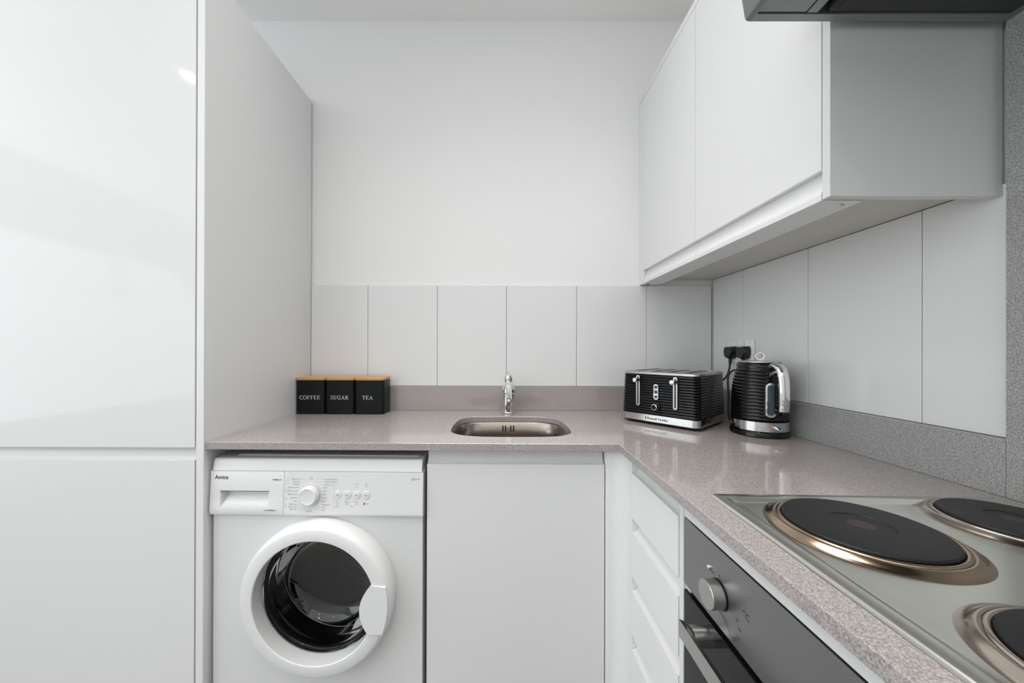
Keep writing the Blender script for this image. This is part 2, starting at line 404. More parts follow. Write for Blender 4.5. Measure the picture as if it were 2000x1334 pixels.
# ------------------------------------------------------------------ tall cabinet (left)
PX = -0.8179
t = thing('tall_cabinet', (-1.14, 1.24, 0), 'tall glossy white built-in cupboard with two handleless doors and an end panel on the left', 'cabinet')
o_ = t.location
box('end_panel', (-0.8384, 0.9675, 0.0), (PX, YB - .0005, 2.229), 'panel', t, .0008, off=o_)
box('carcass', (-1.459, 0.995, 0.10), (-0.8390, YB - .002, 2.229), 'blackm', t, off=o_)
box('top_panel', (-1.459, 0.975, 2.2292), (-0.8390, YB - .002, 2.2472), 'panel', t, off=o_)
box('side_panel', (-1.479, 0.9675, 0.0), (-1.4595, YB - .002, 2.229), 'panel', t, .0008, off=o_)
box('plinth', (-1.459, 1.03, 0.0), (-0.8390, 1.045, 0.0995), 'panel', t, off=o_)
d1 = box('door', (-1.4565, 0.9665, 0.8965), (-0.8416, 0.9885, 2.226), 'gloss', t, .0007, off=o_)
prism('door', [(0.9665 + a, z) for a, z in j_top(0.105, 0.8625, 0.8935)], -1.4565, -0.8416, 'x', 'gloss', t, off=o_)
for z in (1.961, 1.865, 1.768, 1.322, 1.226, 0.35, 0.30):
    box('gap_seal', (-0.8412, 0.975, z - .007), (-0.8400, 0.985, z + .007), 'rubber', t, .0004, off=o_)

# ------------------------------------------------------------------ worktop with sink cut-out
WT, TH = 0.91, 0.0205
XF, YF = 0.3195, 0.9665          # front edges of the two legs
sink_pts = [(-0.1579, 1.1127), (-0.1635, 1.175), (-0.1615, 1.2417), (-0.1546, 1.2965), (-0.136, 1.3300), (-0.1024, 1.3490), (-0.04, 1.3560), (0.0241, 1.3580),
            (0.09, 1.3560), (0.1474, 1.3490), (0.1894, 1.3280), (0.211, 1.2878), (0.2192, 1.209), (0.2205, 1.150), (0.2160, 1.1010), (0.1983, 1.0716), (0.1601, 1.0500),
            (0.1015, 1.0430), (0.0186, 1.041), (-0.0579, 1.0445), (-0.1159, 1.0600), (-0.1455, 1.085)]
def closed_spline(pts, k=4):
    n = len(pts); out = []
    for i in range(n):
        p0, p1, p2, p3 = [Vector((*pts[(i + j) % n], 0)) for j in (-1, 0, 1, 2)]
        for j in range(k):
            u = j / k
            q = 0.5 * ((2 * p1) + (p2 - p0) * u + (2 * p0 - 5 * p1 + 4 * p2 - p3) * u * u + (3 * p1 - p0 - 3 * p2 + p3) * u ** 3)
            out.append((q.x, q.y))
    return out
SK = closed_spline(sink_pts)
def worktop():
    bm = bmesh.new()
    b = 0.0012
    outer = [(PX + .0005, YF + .006), (XF, YF - .003), (XF, -0.60), (XR + .0075, -0.60), (XR + .0075, YB + .0075), (PX + .0005, YB + .0075)]
    def inset(pl, d):
        x0, y0, x1 = PX + .0005, 0, 0
        r = list(pl); r[0] = (pl[0][0], pl[0][1] + d); r[1] = (pl[1][0] + d, pl[1][1] + d); r[2] = (pl[2][0] + d, pl[2][1])
        return r
    def scale(pl, d):
        cx = sum(p[0] for p in pl) / len(pl); cy = sum(p[1] for p in pl) / len(pl); out = []
        for p in pl:
            L = math.hypot(p[0] - cx, p[1] - cy); out.append((cx + (p[0] - cx) * (L + d) / L, cy + (p[1] - cy) * (L + d) / L))
        return out
    def ring(pl, z): return [bm.verts.new((x, y, z)) for x, y in pl]
    hole = SK
    levels = [(inset(outer, b), scale(hole, b), WT), (outer, hole, WT - b), (outer, hole, WT - TH + b), (inset(outer, b), scale(hole, b), WT - TH)]
    R = [(ring(a, z), ring(h, z)) for a, h, z in levels]
    for (A, Hh), (B, H2) in zip(R, R[1:]):
        for X, Y in ((A, B), (Hh, H2)):
            n = len(X)
            for i in range(n): bm.faces.new((X[i], X[(i + 1) % n], Y[(i + 1) % n], Y[i]))
    for A, Hh in (R[0], R[-1]):
        es = []
        for L in (A, Hh):
            n = len(L)
            for i in range(n):
                e = bm.edges.get((L[i], L[(i + 1) % n])); es.append(e)
        bmesh.ops.triangle_fill(bm, use_beauty=True, use_dissolve=False, edges=es)
    return finish(bm, 40)
wt = link('worktop', worktop(), 'quartz', wn=True, label='speckled grey quartz worktop running along the back wall and turning towards the hob', cat='worktop')
box('upstand', (PX + .0005, YB - .020, WT + .0003), (XR - .0203, YB + .0002, 1.0109), 'quartz', bev=.0008, label='low speckled grey upstand behind the sink and canisters', cat='upstand')
box('upstand', (XR - .020, 0.6200, WT + .0003), (XR + .0002, YB + .0002, 1.0109), 'slab', bev=.0008, label='low speckled grey upstand on the right wall behind kettle', cat='upstand')
box('splashback', (XR - .020, -0.60, WT + .0003), (XR + .0002, 0.6195, 1.742), 'slab', bev=.0008, label='tall speckled grey stone splashback between hob and extractor hood', cat='splashback')

# ------------------------------------------------------------------ sink and tap
t = thing('sink', (0.03, 1.2, WT - TH - .165), 'undermounted stainless steel sink bowl let into the grey worktop', 'sink')
o_ = t.location
def sink_bowl():
    bm = bmesh.new(); cx, cy = 0.03, 1.20
    base = closed_spline(sink_pts, 2)
    def ring(s, z): return [bm.verts.new((cx + (x - cx) * s, cy + (y - cy) * s, z)) for x, y in base]
    z0 = WT - TH - .0006
    lv = [(1.10, z0), (1.025, z0), (1.005, z0 - .004), (0.985, z0 - .05), (0.965, z0 - .115), (0.93, z0 - .140), (0.85, z0 - .150), (0.30, z0 - .156), (0.16, z0 - .158)]
    R = [ring(s, z) for s, z in lv]
    for A, B in zip(R, R[1:]):
        n = len(A)
        for i in range(n): bm.faces.new((A[i], A[(i + 1) % n], B[(i + 1) % n], B[i]))
    bm.faces.new(R[-1])
    bmesh.ops.translate(bm, verts=bm.verts, vec=-V(*o_))
    me = finish(bm, 50)
    return me
bowl = link('bowl', sink_bowl(), 'sink', t)
md = bowl.modifiers.new('s', 'SOLIDIFY'); md.thickness = 0.001; md.offset = -1 if False else 1
lathe('waste', [(.001, .003), (.030, .003), (.038, .0012), (.040, 0)], 'chrome', t, (0.03, 1.19, WT - TH - .1575), off=o_)
for dx in (-.0215, -.0115, .0085, .0190):
    bm = bmesh.new(); bm_prism(bm, rrect(0.0265 + dx - .0021, 0.8560, 0.0265 + dx + .0021, 0.8790, .0020, 3), 1.3400, 1.3440, 'y')
    bmesh.ops.translate(bm, verts=bm.verts, vec=-V(*o_)); link('overflow_slot', finish(bm), 'blackm', t)
lathe('overflow_screw', [(.0005, .003), (.003, .0025), (.0042, 0)], 'chrome', t, (0.0250, 1.3440, 0.8680), '-y', n=20, off=o_)

t = thing('mixer_tap', (0.0275, 1.432, WT + .0004), 'short chrome mixer tap standing behind the sink', 'tap')
lathe('base_ring', [(.0255, 0), (.0265, .002), (.0262, .005), (.0240, .0065)], 'chrome', t, n=40)
lathe('body', [(.0240, .005), (.0240, .078), (.0262, .081), (.0265, .086), (.0252, .100), (.0205, .112), (.0165, .120), (.0160, .128)], 'chrome', t, n=40)
sp = spline([(0, .002, .104), (0, -.010, .118), (0, -.030, .120), (0, -.060, .110), (0, -.092, .089), (0, -.116, .070)], 6)
tube('spout', sp, [.0150 - .0035 * i / (len(sp) - 1) for i in range(len(sp))], 'chrome', t, n=24, flat=(1.0, .75))
tube('aerator', [(0, -.1135, .0690), (0, -.1175, .0610)], .0100, 'steel', t, n=20)
lathe('lever_cap', [(.0150, .128), (.0162, .131), (.0162, .146), (.0140, .152), (.0080, .1555), (.0005, .1565)], 'chrome', t, n=36, cap0=True)
tube('lever', spline([(0, .004, .147), (0, .024, .152), (0, .044, .160)], 5), [.0085, .0082, .008, .0078, .0075, .0072, .007, .0068, .0066, .0064, .006], 'chrome', t, n=16, flat=(1.2, .5))

# ------------------------------------------------------------------ under-counter units
t = thing('sink_cabinet', (0.04, 1.24, 0), 'white handleless single door cupboard beneath the sink, right of the washing machine', 'cabinet')
o_ = t.location
bm = bmesh.new(); bm_box(bm, (-0.2085, 1.009, .10), (-0.1905, YB - .002, .8885)); bm_box(bm, (0.2700, 1.009, .10), (0.2880, YB - .002, .8885)); bm_box(bm, (-0.1905, 1.009, .10), (0.2700, YB - .002, .118)); bm_box(bm, (-0.1905, YB - .02, .118), (0.27, YB - .002, .70))
bm_box(bm, (-0.1905, 1.009, .86), (0.2700, 1.028, .8885))
bmesh.ops.translate(bm, verts=bm.verts, vec=-V(*o_)); link('carcass', finish(bm), 'panel', t)
prism('door', [(0.985 + a, z) for a, z in j_top(0.105, 0.8475, 0.8825)], -0.2075, 0.2865, 'x', 'gloss', t, off=o_)
box('plinth', (-0.2085, 1.03, 0.0), (0.288, 1.045, 0.0995), 'panel', t, off=o_)

# curved corner post
pr = [(0.2895, 1.008), (0.2895, 0.9855), (0.2915, 0.985)]
for i in range(11):
    a = pi / 2 * (1 - i / 10); pr.append((0.302 + .036 * math.cos(a), 0.949 + .036 * math.sin(a)))
pr = pr[:3] + [(0.302 + .038 * math.sin(pi / 2 * i / 12), 0.947 + .038 * math.cos(pi / 2 * i / 12)) for i in range(13)] + [(0.340, 0.9225), (0.362, 0.9225), (0.362, 1.008)]
prism('corner_post', pr, 0.0, 0.8852, 'z', 'satin', label='white rounded corner post between sink cupboard and drawers', cat='filler post')

t = thing('drawer_unit', (0.61, 0.80, 0), 'white stack of four handleless drawers between corner post and oven', 'drawers')
o_ = t.location
bm = bmesh.new(); bm_box(bm, (0.3405, 0.6625, .0), (0.885, 0.6768, .8885), .0005, 1); bm_box(bm, (0.3660, 0.6768, .12), (0.40, 0.9040, .868)); bm_box(bm, (0.3640, 0.9045, .1), (0.885, 0.9210, .8885)); bm_box(bm, (0.3640, .6785, .1), (0.885, .9045, .118)); bm_box(bm, (0.364, .6785, .870), (0.885, .9045, .8885))
bmesh.ops.translate(bm, verts=bm.verts, vec=-V(*o_)); link('carcass', finish(bm), 'panel', t)
for i, zl in enumerate((0.8465, 0.6945, 0.5425, 0.3905)):
    zb = zl - 0.1165 if i < 3 else 0.105
    zt = zl + .0325 if i else 0.8845
    prism('drawer', [(0.340 + a, z) for a, z in j_top(zb, zl, zt)], 0.6805, 0.9215, 'y', 'satin', t, off=o_)

# ------------------------------------------------------------------ oven and its housing
t = thing('oven_cabinet', (0.62, 0.36, 0), 'white oven housing with a pale rail under the worktop', 'cabinet')
o_ = t.location
bm = bmesh.new(); bm_box(bm, (0.345, 0.6465, .0), (0.885, 0.6620, .8885)); bm_box(bm, (0.345, 0.0385, .0), (0.885, 0.054, .8885))
bm_box(bm, (0.364, .054, .1), (0.885, .6465, .118)); bm_box(bm, (0.345, -0.58, .0), (0.885, -.56, .8885)); bm_box(bm, (0.885, -.58, 0), (0.897, .662, .8885))
bmesh.ops.translate(bm, verts=bm.verts, vec=-V(*o_)); link('carcass', finish(bm), 'panel', t)
box('rail', (0.3320, 0.0385, 0.8665), (0.358, 0.6440, 0.8890), 'gloss', t, .0006, off=o_)
box('door', (0.340, -0.558, 0.105), (0.362, 0.036, 0.8655), 'satin', t, .0008, off=o_)

t = thing('oven', (0.60, 0.35, 0.15), 'built-in oven with brushed steel control panel and black glass door', 'oven')
o_ = t.location
box('body', (0.3625, 0.0570, 0.150), (0.880, 0.6435, 0.8560), 'blackm', t, off=o_)
fa = box('control_panel', (0.3400, 0.0560, 0.7345), (0.3620, 0.6595, 0.8560), 'fascia', t, .0010, off=o_)
dr = box('door', (0.3400, 0.0560, 0.190), (0.3620, 0.6595, 0.7235), 'glassk', t, .0015, off=o_)
box('vent_strip', (0.3480, 0.0570, 0.7236), (0.3620, 0.6590, 0.7344), 'blackm', t, off=o_)
KY, KZ = 0.5520, 0.7865
def knob(y):
    kb = lathe('control_knob', [(.0225, -.001), (.0225, .0005)], 'blackm', t, (0.3400, y, KZ), '-x', n=40, off=o_)
    lathe('grip', [(.0205, .0015), (.0208, .002), (.0208, .0205), (.0200, .0215), (.0005, .0216)], 'steel', kb, (0.3400, y, KZ), '-x', n=48, off=o_)
for y in (KY, 0.357, 0.257, 0.157): knob(y)
lathe('indicator_lamp', [(.0038, 0), (.0038, .0015), (.0026, .0036), (.0004, .0044)], 'chrome', t, (0.3400, 0.5780, 0.8135), '-x', n=20, off=o_)
bm = bmesh.new()
FN = lambda y, z: (0.33975, 0.35 - y, 0.15 + z)     # reading direction runs towards the camera (-y)
def fx(y): return 0.35 - y
def fz(z): return z - 0.15
ofn = lambda a, b: V(0.33975 - o_[0], -(a) + 0.35 - o_[1] + 0.0, b + 0.15 - o_[2])
bm_text(bm, '°C', .013, ofn, dx=fx(0.499), dy=fz(0.793))
for y, z, s in ((0.513, 0.776, '50'), (0.510, 0.766, '100'), (0.512, 0.753, '150'), (0.517, 0.747, '200'), (0.522, 0.742, '250'), (0.576, 0.808, 'MAX')):
    bm_text(bm, s, .0052, ofn, dx=fx(y), dy=fz(z))
bm_line(bm, (fx(KY), fz(.8125)), (fx(KY), fz(.8165)), .0018, ofn)
for i in range(5):
    bm_line(bm, (fx(KY + .010 - .004 * i), fz(.763 - .001 * i)), (fx(KY - .020 - .002 * i), fz(.760 - .004 * i)), .00035, ofn)
link('dial_printing', flat_finish(bm), 'ink', t)
HZ, HX = 0.700, 0.2985
hd = tube('handle', [(HX + .004, 0.597, HZ), (HX + .004, 0.119, HZ)], .014, 'steel', dr, n=4, off=o_)
hd.data = hd.data
bm = bmesh.new(); bm_prism(bm, [(HX, HZ - .013), (HX + .001, HZ - .014), (HX + .010, HZ - .010), (HX + .0125, HZ - .002), (HX + .0125, HZ + .002), (HX + .010, HZ + .010), (HX + .001, HZ + .014), (HX, HZ + .013)], 0.119, 0.597, 'y')
bmesh.ops.translate(bm, verts=bm.verts, vec=-V(*o_)); nm = finish(bm, 30); nm.materials.append(MT['steel']); hd.data = nm
for y in (0.578, 0.138):
    lathe('handle_bracket', [(.0155, 0), (.0155, .030)], 'steel', dr, (0.3400, y, HZ), '-x', n=36, off=o_)

# ------------------------------------------------------------------ hob
t = thing('hob', (0.366, 0.624, WT + .0004), 'stainless steel electric hob with four black solid plates set in the worktop', 'hob', rz=math.radians(-1.3))
HW, HD = 0.488, 0.575    # local: x 0..HW, y -HD..0
def hob_tray():
    bm = bmesh.new()
    def ring(i, r, z): return [bm.verts.new((x, y, z)) for x, y in rrect(i, -HD + i, HW - i, -i, r, 6)]
    lv = [(0, .004, 0), (.0006, .004, .0022), (.0035, .005, .0046), (.0150, .006, .0052), (.0210, .010, .0048), (.0250, .012, .0022), (.0290, .014, .0014), (.034, .016, .0016)]
    R = [ring(*l) for l in lv]
    for A, B in zip(R, R[1:]):
        n = len(A)
        for i in range(n): bm.faces.new((A[i], A[(i + 1) % n], B[(i + 1) % n], B[i]))
    f = bm.faces.new(R[-1]); bm.faces.new(R[0])
    return finish(bm, 60)
link('tray', hob_tray(), 'hobs', t, wn=True)
def plate(cx, cy, r, tint):
    # world centre -> local
    d = Matrix.Rotation(math.radians(1.3), 3, 'Z') @ V(cx - 0.366, cy - 0.624, 0)
    k = r
    rim = lathe('hotplate', [(k + .0245, .0014), (k + .020, .0020), (k + .0155, .0048), (k + .0115, .0082), (k + .0085, .0092), (k + .0075, .0080), (k + .0060, .0076)], tint, t, (d.x, d.y, 0), n=96, cap0=False, cap1=False, deg=80)
    lathe('trim_ring', [(k + .0070, .0078), (k + .0066, .0096), (k + .0035, .0104), (k + .0010, .0098), (k - .0005, .0070)], 'bronzel' if tint != 'bronze' else 'bronze', rim, (d.x, d.y, 0), n=96, cap0=False, cap1=False, deg=80)
    lathe('heating_disc', [(k - .0005, .006), (k + .0002, .0100), (k + .0002, .0118), (k - .0015, .0136), (k - .0050, .0140), (r * .40, .0140), (r * .385, .0130), (r * .16, .0128), (.0005, .0128)], 'iron', rim, (d.x, d.y, 0), n=96, cap0=True, cap1=True, deg=28)
    lathe('centre_mark', [(r * .17, .0129), (.0005, .0130)], 'reddot', rim, (d.x, d.y, 0), n=40, cap0=False, cap1=True, label='dull red spot in the plate centre')
plate(0.5035, 0.4960, 0.088, 'bronze')
plate(0.7420, 0.5130, 0.0735, 'bronzel')
plate(0.4900, 0.2600, 0.0760, 'bronzel')
plate(0.7320, 0.2650, 0.088, 'bronzel')

# ------------------------------------------------------------------ extractor hood
t = thing('extractor_hood', (0.66, 0.32, 1.742), 'grey metal extractor hood above the hob at the top right', 'extractor hood')
o_ = t.location
HZ0, HY0, HY1, HX0, HX1 = 1.742, 0.02, 0.6185, 0.4235, 0.8795
bm = bmesh.new()
prof = [(HX0 + .006, HZ0), (HX0 + .0015, HZ0 + .0025), (HX0, HZ0 + .008), (HX0 - .0075, HZ0 + .055), (HX0 - .004, HZ0 + .062), (HX1 - .20, HZ0 + .135), (HX1, HZ0 + .135), (HX1, HZ0 + .030), (HX0 + .012, HZ0 + .030), (HX0 + .012, HZ0)]
bm_prism(bm, prof, HY0, HY1, 'y')
# rim of the underside: far, near, wall side
bm_box(bm, (HX0 + .012, HY1 - .0135, HZ0), (HX1, HY1, HZ0 + .030)); bm_box(bm, (HX0 + .012, HY0, HZ0), (HX1, HY0 + .014, HZ0 + .030)); bm_box(bm, (HX1 - .010, HY0 + .014, HZ0), (HX1, HY1 - .0135, HZ0 + .030))
bmesh.ops.translate(bm, verts=bm.verts, vec=-V(*o_)); link('canopy', finish(bm, 30), 'hood', t)
box('light_panel', (HX0 + .0135, HY0 + .016, HZ0 + .002), (0.5175, HY1 - .0150, HZ0 + .022), 'hood', t, .0006, off=o_)
box('centre_bar', (0.5195, HY0 + .016, HZ0 + .0010), (0.5370, HY1 - .0148, HZ0 + .022), 'hood', t, .0006, off=o_)
ff = box('grease_filter', (0.5560, HY0 + .016, HZ0 + .0025), (HX1 - .0115, HY1 - .0150, HZ0 + .020), 'hoodf', t, .0006, off=o_)
box('filter_latch', (0.5480, 0.560, HZ0 - .003), (0.5660, 0.595, HZ0 + .006), 'rubber', ff, .002, off=o_)
box('housing', (0.60, 0.03, HZ0 + .1352), (0.8795, 0.6185, 2.243), 'panel', t, .0008, off=o_)

# ------------------------------------------------------------------ wall cabinet (right)
CX, CZ0, CZ1 = 0.590, 1.4436, 2.243
t = thing('wall_cabinet', (0.745, 1.08, CZ0), 'white two-door wall cupboard above the kettle and toaster', 'cabinet')
o_ = t.location
def strip(name, y0, y1):
    prism(name, [(CX + a, z) for a, z in j_bot(2.2180, 1.4985, CZ0)], y0, y1, 'y', 'satin', t, off=o_)
strip('door', 0.6545, 1.0795); strip('door', 1.0813, 1.4740)
box('filler_strip', (CX, 1.4752, CZ0), (CX + .030, YB + .0075, 2.2180), 'satin', t, .0004, off=o_)
box('end_panel', (CX, 0.6370, CZ0 + .001), (XR - .0005, 0.6525, CZ1), 'panel', t, .0006, off=o_)
box('cornice', (CX, 0.6530, 2.2205), (CX + .030, YB + .0075, CZ1), 'satin', t, .0004, off=o_)
box('carcass', (CX + .0225, 0.6590, 1.4680), (XR - .0005, YB - .002, 2.2175), 'under', t, off=o_)
box('light_rail', (CX + .0225, 0.6562, CZ0), (0.6690, YB - .001, 1.4675), 'satin', t, .0004, off=o_)
for y in (0.692, 1.086, 1.397):
    lathe('puck_light', [(.0225, 0), (.0225, .0010), (.0205, .0014), (.0195, .0006), (.0005, .0006)], 'satin', t, (0.6335, y, CZ0), '-z', n=40, off=o_, label='small round white lamp, switched off')
box('screw_hole', (0.6430, 0.6700, CZ0 - .0004), (0.6480, 0.6730, CZ0 + .001), 'ink', t, off=o_)

# ------------------------------------------------------------------ washing machine
WMX, WMY, WW = -0.5140, 0.9870, 0.5950
t = thing('washing_machine', (WMX, WMY, 0), 'white front-loading washing machine with round door under the left end of the worktop', 'washing machine', rz=math.radians(-0.9))
hw = WW / 2
CXR, CZR = 0.0170, 0.4940
# body: shell with a round opening at the front
def wm_body():
    bm = bmesh.new(); n = 64; r = 0.185; y = 0.0
    x0, x1, z0, z1 = -hw + .0025, hw - .0025, 0.03, 0.7020
    circ = [(CXR + r * math.cos(2 * pi * i / n), CZR + r * math.sin(2 * pi * i / n)) for i in range(n)]
    sq = []
    for i in range(n):
        a = 2 * pi * i / n; dx, dz = math.cos(a), math.sin(a)
        ts = []
        if dx > 1e-9: ts.append((x1 - CXR) / dx)
        if dx < -1e-9: ts.append((x0 - CXR) / dx)
        if dz > 1e-9: ts.append((z1 - CZR) / dz)
        if dz < -1e-9: ts.append((z0 - CZR) / dz)
        m_ = min(ts); sq.append((CXR + dx * m_, CZR + dz * m_))
    for cxx, czz in ((x0, z0), (x1, z0), (x0, z1), (x1, z1)):
        j = min(range(n), key=lambda i: (sq[i][0] - cxx) ** 2 + (sq[i][1] - czz) ** 2); sq[j] = (cxx, czz)
    C = [bm.verts.new((x, y, z)) for x, z in circ]; S = [bm.verts.new((x, y, z)) for x, z in sq]; B = [bm.verts.new((x, .50, z)) for x, z in sq]
    I = [bm.verts.new((x, y + .02, z)) for x, z in circ]
    for i in range(n):
        k = (i + 1) % n
        bm.faces.new((C[i], C[k], S[k], S[i])); bm.faces.new((S[i], S[k], B[k], B[i])); bm.faces.new((C[i], C[k], I[k], I[i]))
    bm.faces.new(B)
    bmesh.ops.remove_doubles(bm, verts=bm.verts, dist=1e-5)
    bm_box(bm, (-hw + .0025, 0.0225, 0.7021), (hw - .0025, .50, 0.8300))
    return finish(bm, 30)
link('body', wm_body(), 'appl', t)
# lid
prism('lid', [(-.0050, .8275), (-.0035, .8262), (.50, .8302), (.50, .8600), (.020, .8605), (.0045, .8585), (.0008, .8545), (-.0040, .8320)], -hw + .004, hw - .004, 'x', 'applg', t, deg=25)
prism('lid_hinge', [(.03, .8600), (.05, .8600), (.05, .8625), (.03, .8625)], -hw + .05, hw - .02, 'x', 'appl', t)
# fascia
def fy(z):   # front surface of the fascia at height z
    return -.0050 - (0.8262 - z) / (0.8262 - 0.7135) * .0060
F0 = [(fy(.8258) + .0006, .8258), (fy(.824), .824), (fy(.7135), .7135), (-.0085, .7060), (-.0010, .7030), (.022, .7024), (.022, .8258)]
fsc = prism('control_panel', F0, -.0905, hw, 'x', 'applg', t, deg=25)
# detergent drawer front with recessed grip
def drawer_front():
    bm = bmesh.new()
    X0, X1 = -hw - .001, -.0915
    gx0, gx1, gz0, gz1 = -.2695, -.1330, .7265, .7705
    xs = [X0, gx0, gx1, X1]; zs = [.7135, gz0, gz1, .824]
    P = {}
    for i, x in enumerate(xs):
        for j, z in enumerate(zs): P[i, j] = bm.verts.new((x, fy(z), z))
    for i in range(3):
        for j in range(3):
            if (i, j) == (1, 1): continue
            bm.faces.new((P[i, j], P[i + 1, j], P[i + 1, j + 1], P[i, j + 1]))
    # scoop: deep at the top, running out at the bottom
    q = [bm.verts.new(p) for p in ((gx0 + .010, fy(.755) + .022, .7560), (gx1 - .007, fy(.755) + .022, .7560), (gx1 - .001, fy(gz1) + .022, gz1 - .0005), (gx0 + .001, fy(gz1) + .022, gz1 - .0005))]
    s = [bm.verts.new(p) for p in ((gx0 + .012, fy(.742) + .010, .7410), (gx1 - .008, fy(.742) + .010, .7410))]
    bm.faces.new((P[1, 1], P[2, 1], s[1], s[0])); bm.faces.new((s[0], s[1], q[1], q[0])); bm.faces.new((q[0], q[1], q[2], q[3]))
    bm.faces.new((q[3], q[2], P[2, 2], P[1, 2]))
    bm.faces.new((P[1, 1], s[0], q[0])); bm.faces.new((P[1, 1], q[0], q[3], P[1, 2]))
    bm.faces.new((P[2, 1], q[1], s[1])); bm.faces.new((P[2, 1], P[2, 2], q[2], q[1]))
    # chin, top and back
    A = [P[i, 0] for i in range(4)]
    c1 = [bm.verts.new((x, -.0085, .7060)) for x in xs]; c2 = [bm.verts.new((x, -.0010, .7030)) for x in xs]; c3 = [bm.verts.new((x, .022, .7024)) for x in xs]
    tp = [bm.verts.new((x, .022, .8258)) for x in xs]; T1 = [bm.verts.new((x, fy(.8258) + .0006, .8258)) for x in xs]; Tt = [P[i, 3] for i in range(4)]
    for L, K in ((A, c1), (c1, c2), (c2, c3), (Tt, T1), (T1, tp)):
        for i in range(3): bm.faces.new((L[i], L[i + 1], K[i + 1], K[i]))
    for i in (0, 3):
        bm.faces.new([P[i, 0], P[i, 1], P[i, 2], P[i, 3], T1[i], tp[i], c3[i], c2[i], c1[i]])
    me = finish(bm, 40); return me
dd = link('detergent_drawer', drawer_front(), 'applg', t)
prism('grip_slot', [(fy(.7722) - .0003, .7708), (fy(.7722) - .0003, .7722), (fy(.7722) + .001, .7722), (fy(.7708) + .001, .7708)], -.2710, -.1315, 'x', 'ink', dd, label='thin dark line above the grip')
# programme dial
DX, DZ = -0.0155, 0.7640
dyl = fy(DZ)
bmd = lathe('programme_dial', [(.0305, -.001), (.0305, .0010), (.0285, .0016), (.0270, .0006), (.0268, .0030), (.0262, .0100), (.0240, .0170), (.0215, .0185), (.0198, .0178), (.0170, .0172), (.0005, .0170)], 'applg', t, (DX, dyl, DZ), '-y', n=72, deg=40)
lathe('dial_skirt', [(.0292, .0008), (.0270, .0012)], 'inkg', bmd, (DX, dyl, DZ), '-y', n=64, cap0=False, cap1=False)
for i, bx in enumerate((0.0605, 0.0870, 0.1135, 0.1400)):
    b_ = lathe('button', [(.0108, -.0005), (.0108, .0008), (.0100, .0022), (.0085, .0026), (.0075, .0020), (.0062, .0026), (.0004, .0030)], 'applg', t, (bx, fy(.7645), .7645), '-y', n=36, deg=30)
    lathe('lamp', [(.0014, .0030), (.0014, .0034)], 'ink', b_, (bx, fy(.7645), .7645), '-y', n=14)
# printing on the fascia
wfn = lambda x, z: (x, fy(z) - .00025, z)
bm = bmesh.new()
bm_text(bm, 'Amica', .0150, wfn, bold=.00035, dx=-.2865, dy=.8040)
link('brand_lettering', flat_finish(bm), 'ink', t); bm = bmesh.new()
bm_text(bm, 'WMD610', .0062, wfn, bold=.0001, dx=-.1240, dy=.8010)
link('model_lettering', flat_finish(bm), 'ink', t); bm = bmesh.new()
bm_text(bm, '6 kg/1000rpm', .0058, wfn, bold=.0001, dx=-.1450, dy=.7180)
link('capacity_lettering', flat_finish(bm), 'ink', t); bm = bmesh.new()
bm_text(bm, 'A++', .0125, wfn, dx=.2650, dy=.8035)
link('energy_rating', flat_finish(bm), 'inkg', t)
bm = bmesh.new()
Lt = ['Express 15', 'Quick 30', 'Daily 60', 'Delay end 3h', 'Delay end 6h', 'Delay end 9h', '✳ Delicates', '30°C', 'Rinse only', 'Drain only', 'Spin only']
Lt[6] = 'Delicates'
zsL = [.8060, .7990, .7920, .7830, .7735, .7645, .7550, .7460, .7375, .7305, .7240]
exL = [-.047, -.047, -.048, -.050, -.050, -.051, -.052, -.052, -.053, -.054, -.054]
for i, (s, z, x) in enumerate(zip(Lt, zsL, exL)):
    bm_text(bm, s, .0052, wfn, align='RIGHT', dx=x, dy=z - .0018)
    a = math.radians(112 + i * 13.6); tip = (DX + .0335 * math.cos(a), DZ + .0335 * math.sin(a))
    if i in (0, 1, 2, 8, 9, 10):
        bx_ = tip[0] + (-.004 if i < 3 else -.003); bm_line(bm, (x + .001, z), (bx_, z), .0003, wfn); bm_line(bm, (bx_, z), tip, .0003, wfn)
    else: bm_line(bm, (x + .001, z), tip, .0003, wfn)
Rt = ['Cotton ECO', 'Cotton ECO', 'Cotton', '20°C', '30°C', '40°C', '60°C', '90°C', 'Synthetics', '40°C', '60°C']
zsR = [.8055, .7985, .7910, .7830, .7735, .7640, .7540, .7450, .7365, .7290, .7220]
exR = [.0225, .0225, .0220, .0210, .0200, .0190, .0185, .0180, .0175, .0175, .0175]
for i, (s, z, x) in enumerate(zip(Rt, zsR, exR)):
    bm_text(bm, s, .0052, wfn, dx=x, dy=z - .0018)
    a = math.radians(72 - i * 14); tip = (DX + .0335 * math.cos(a), DZ + .0335 * math.sin(a))
    if i in (0, 1, 2, 8, 9, 10):
        bx_ = tip[0] + .005; bm_line(bm, (x - .001, z), (bx_, z), .0003, wfn); bm_line(bm, (bx_, z), tip, .0003, wfn)
    else: bm_line(bm, (x - .001, z), tip, .0003, wfn)
bm_text(bm, '60°C', .0046, wfn, dx=.0500, dy=.8037); bm_text(bm, '40°C', .0046, wfn, dx=.0500, dy=.7967); bm_text(bm, '90', .0046, wfn, dx=.0410, dy=.7892)
bm_text(bm, 'Refresh', .0052, wfn, align='CENTER', dx=DX - .003, dy=.7175)
bm_line(bm, (DX - .002, .7225), (DX - .002, .7300), .0003, wfn)
bm_arc(bm, DX + .001, .8080, .0036, .0005, 0, 360, wfn, 20); bm_line(bm, (DX + .001, .8060), (DX + .001, .8100), .0006, wfn)
for i in range(22):
    a = math.radians(85 - i * 16.4); bm_arc(bm, DX + .0312 * math.cos(a), DZ + .0312 * math.sin(a), .0004, .0009, 0, 360, wfn, 8)
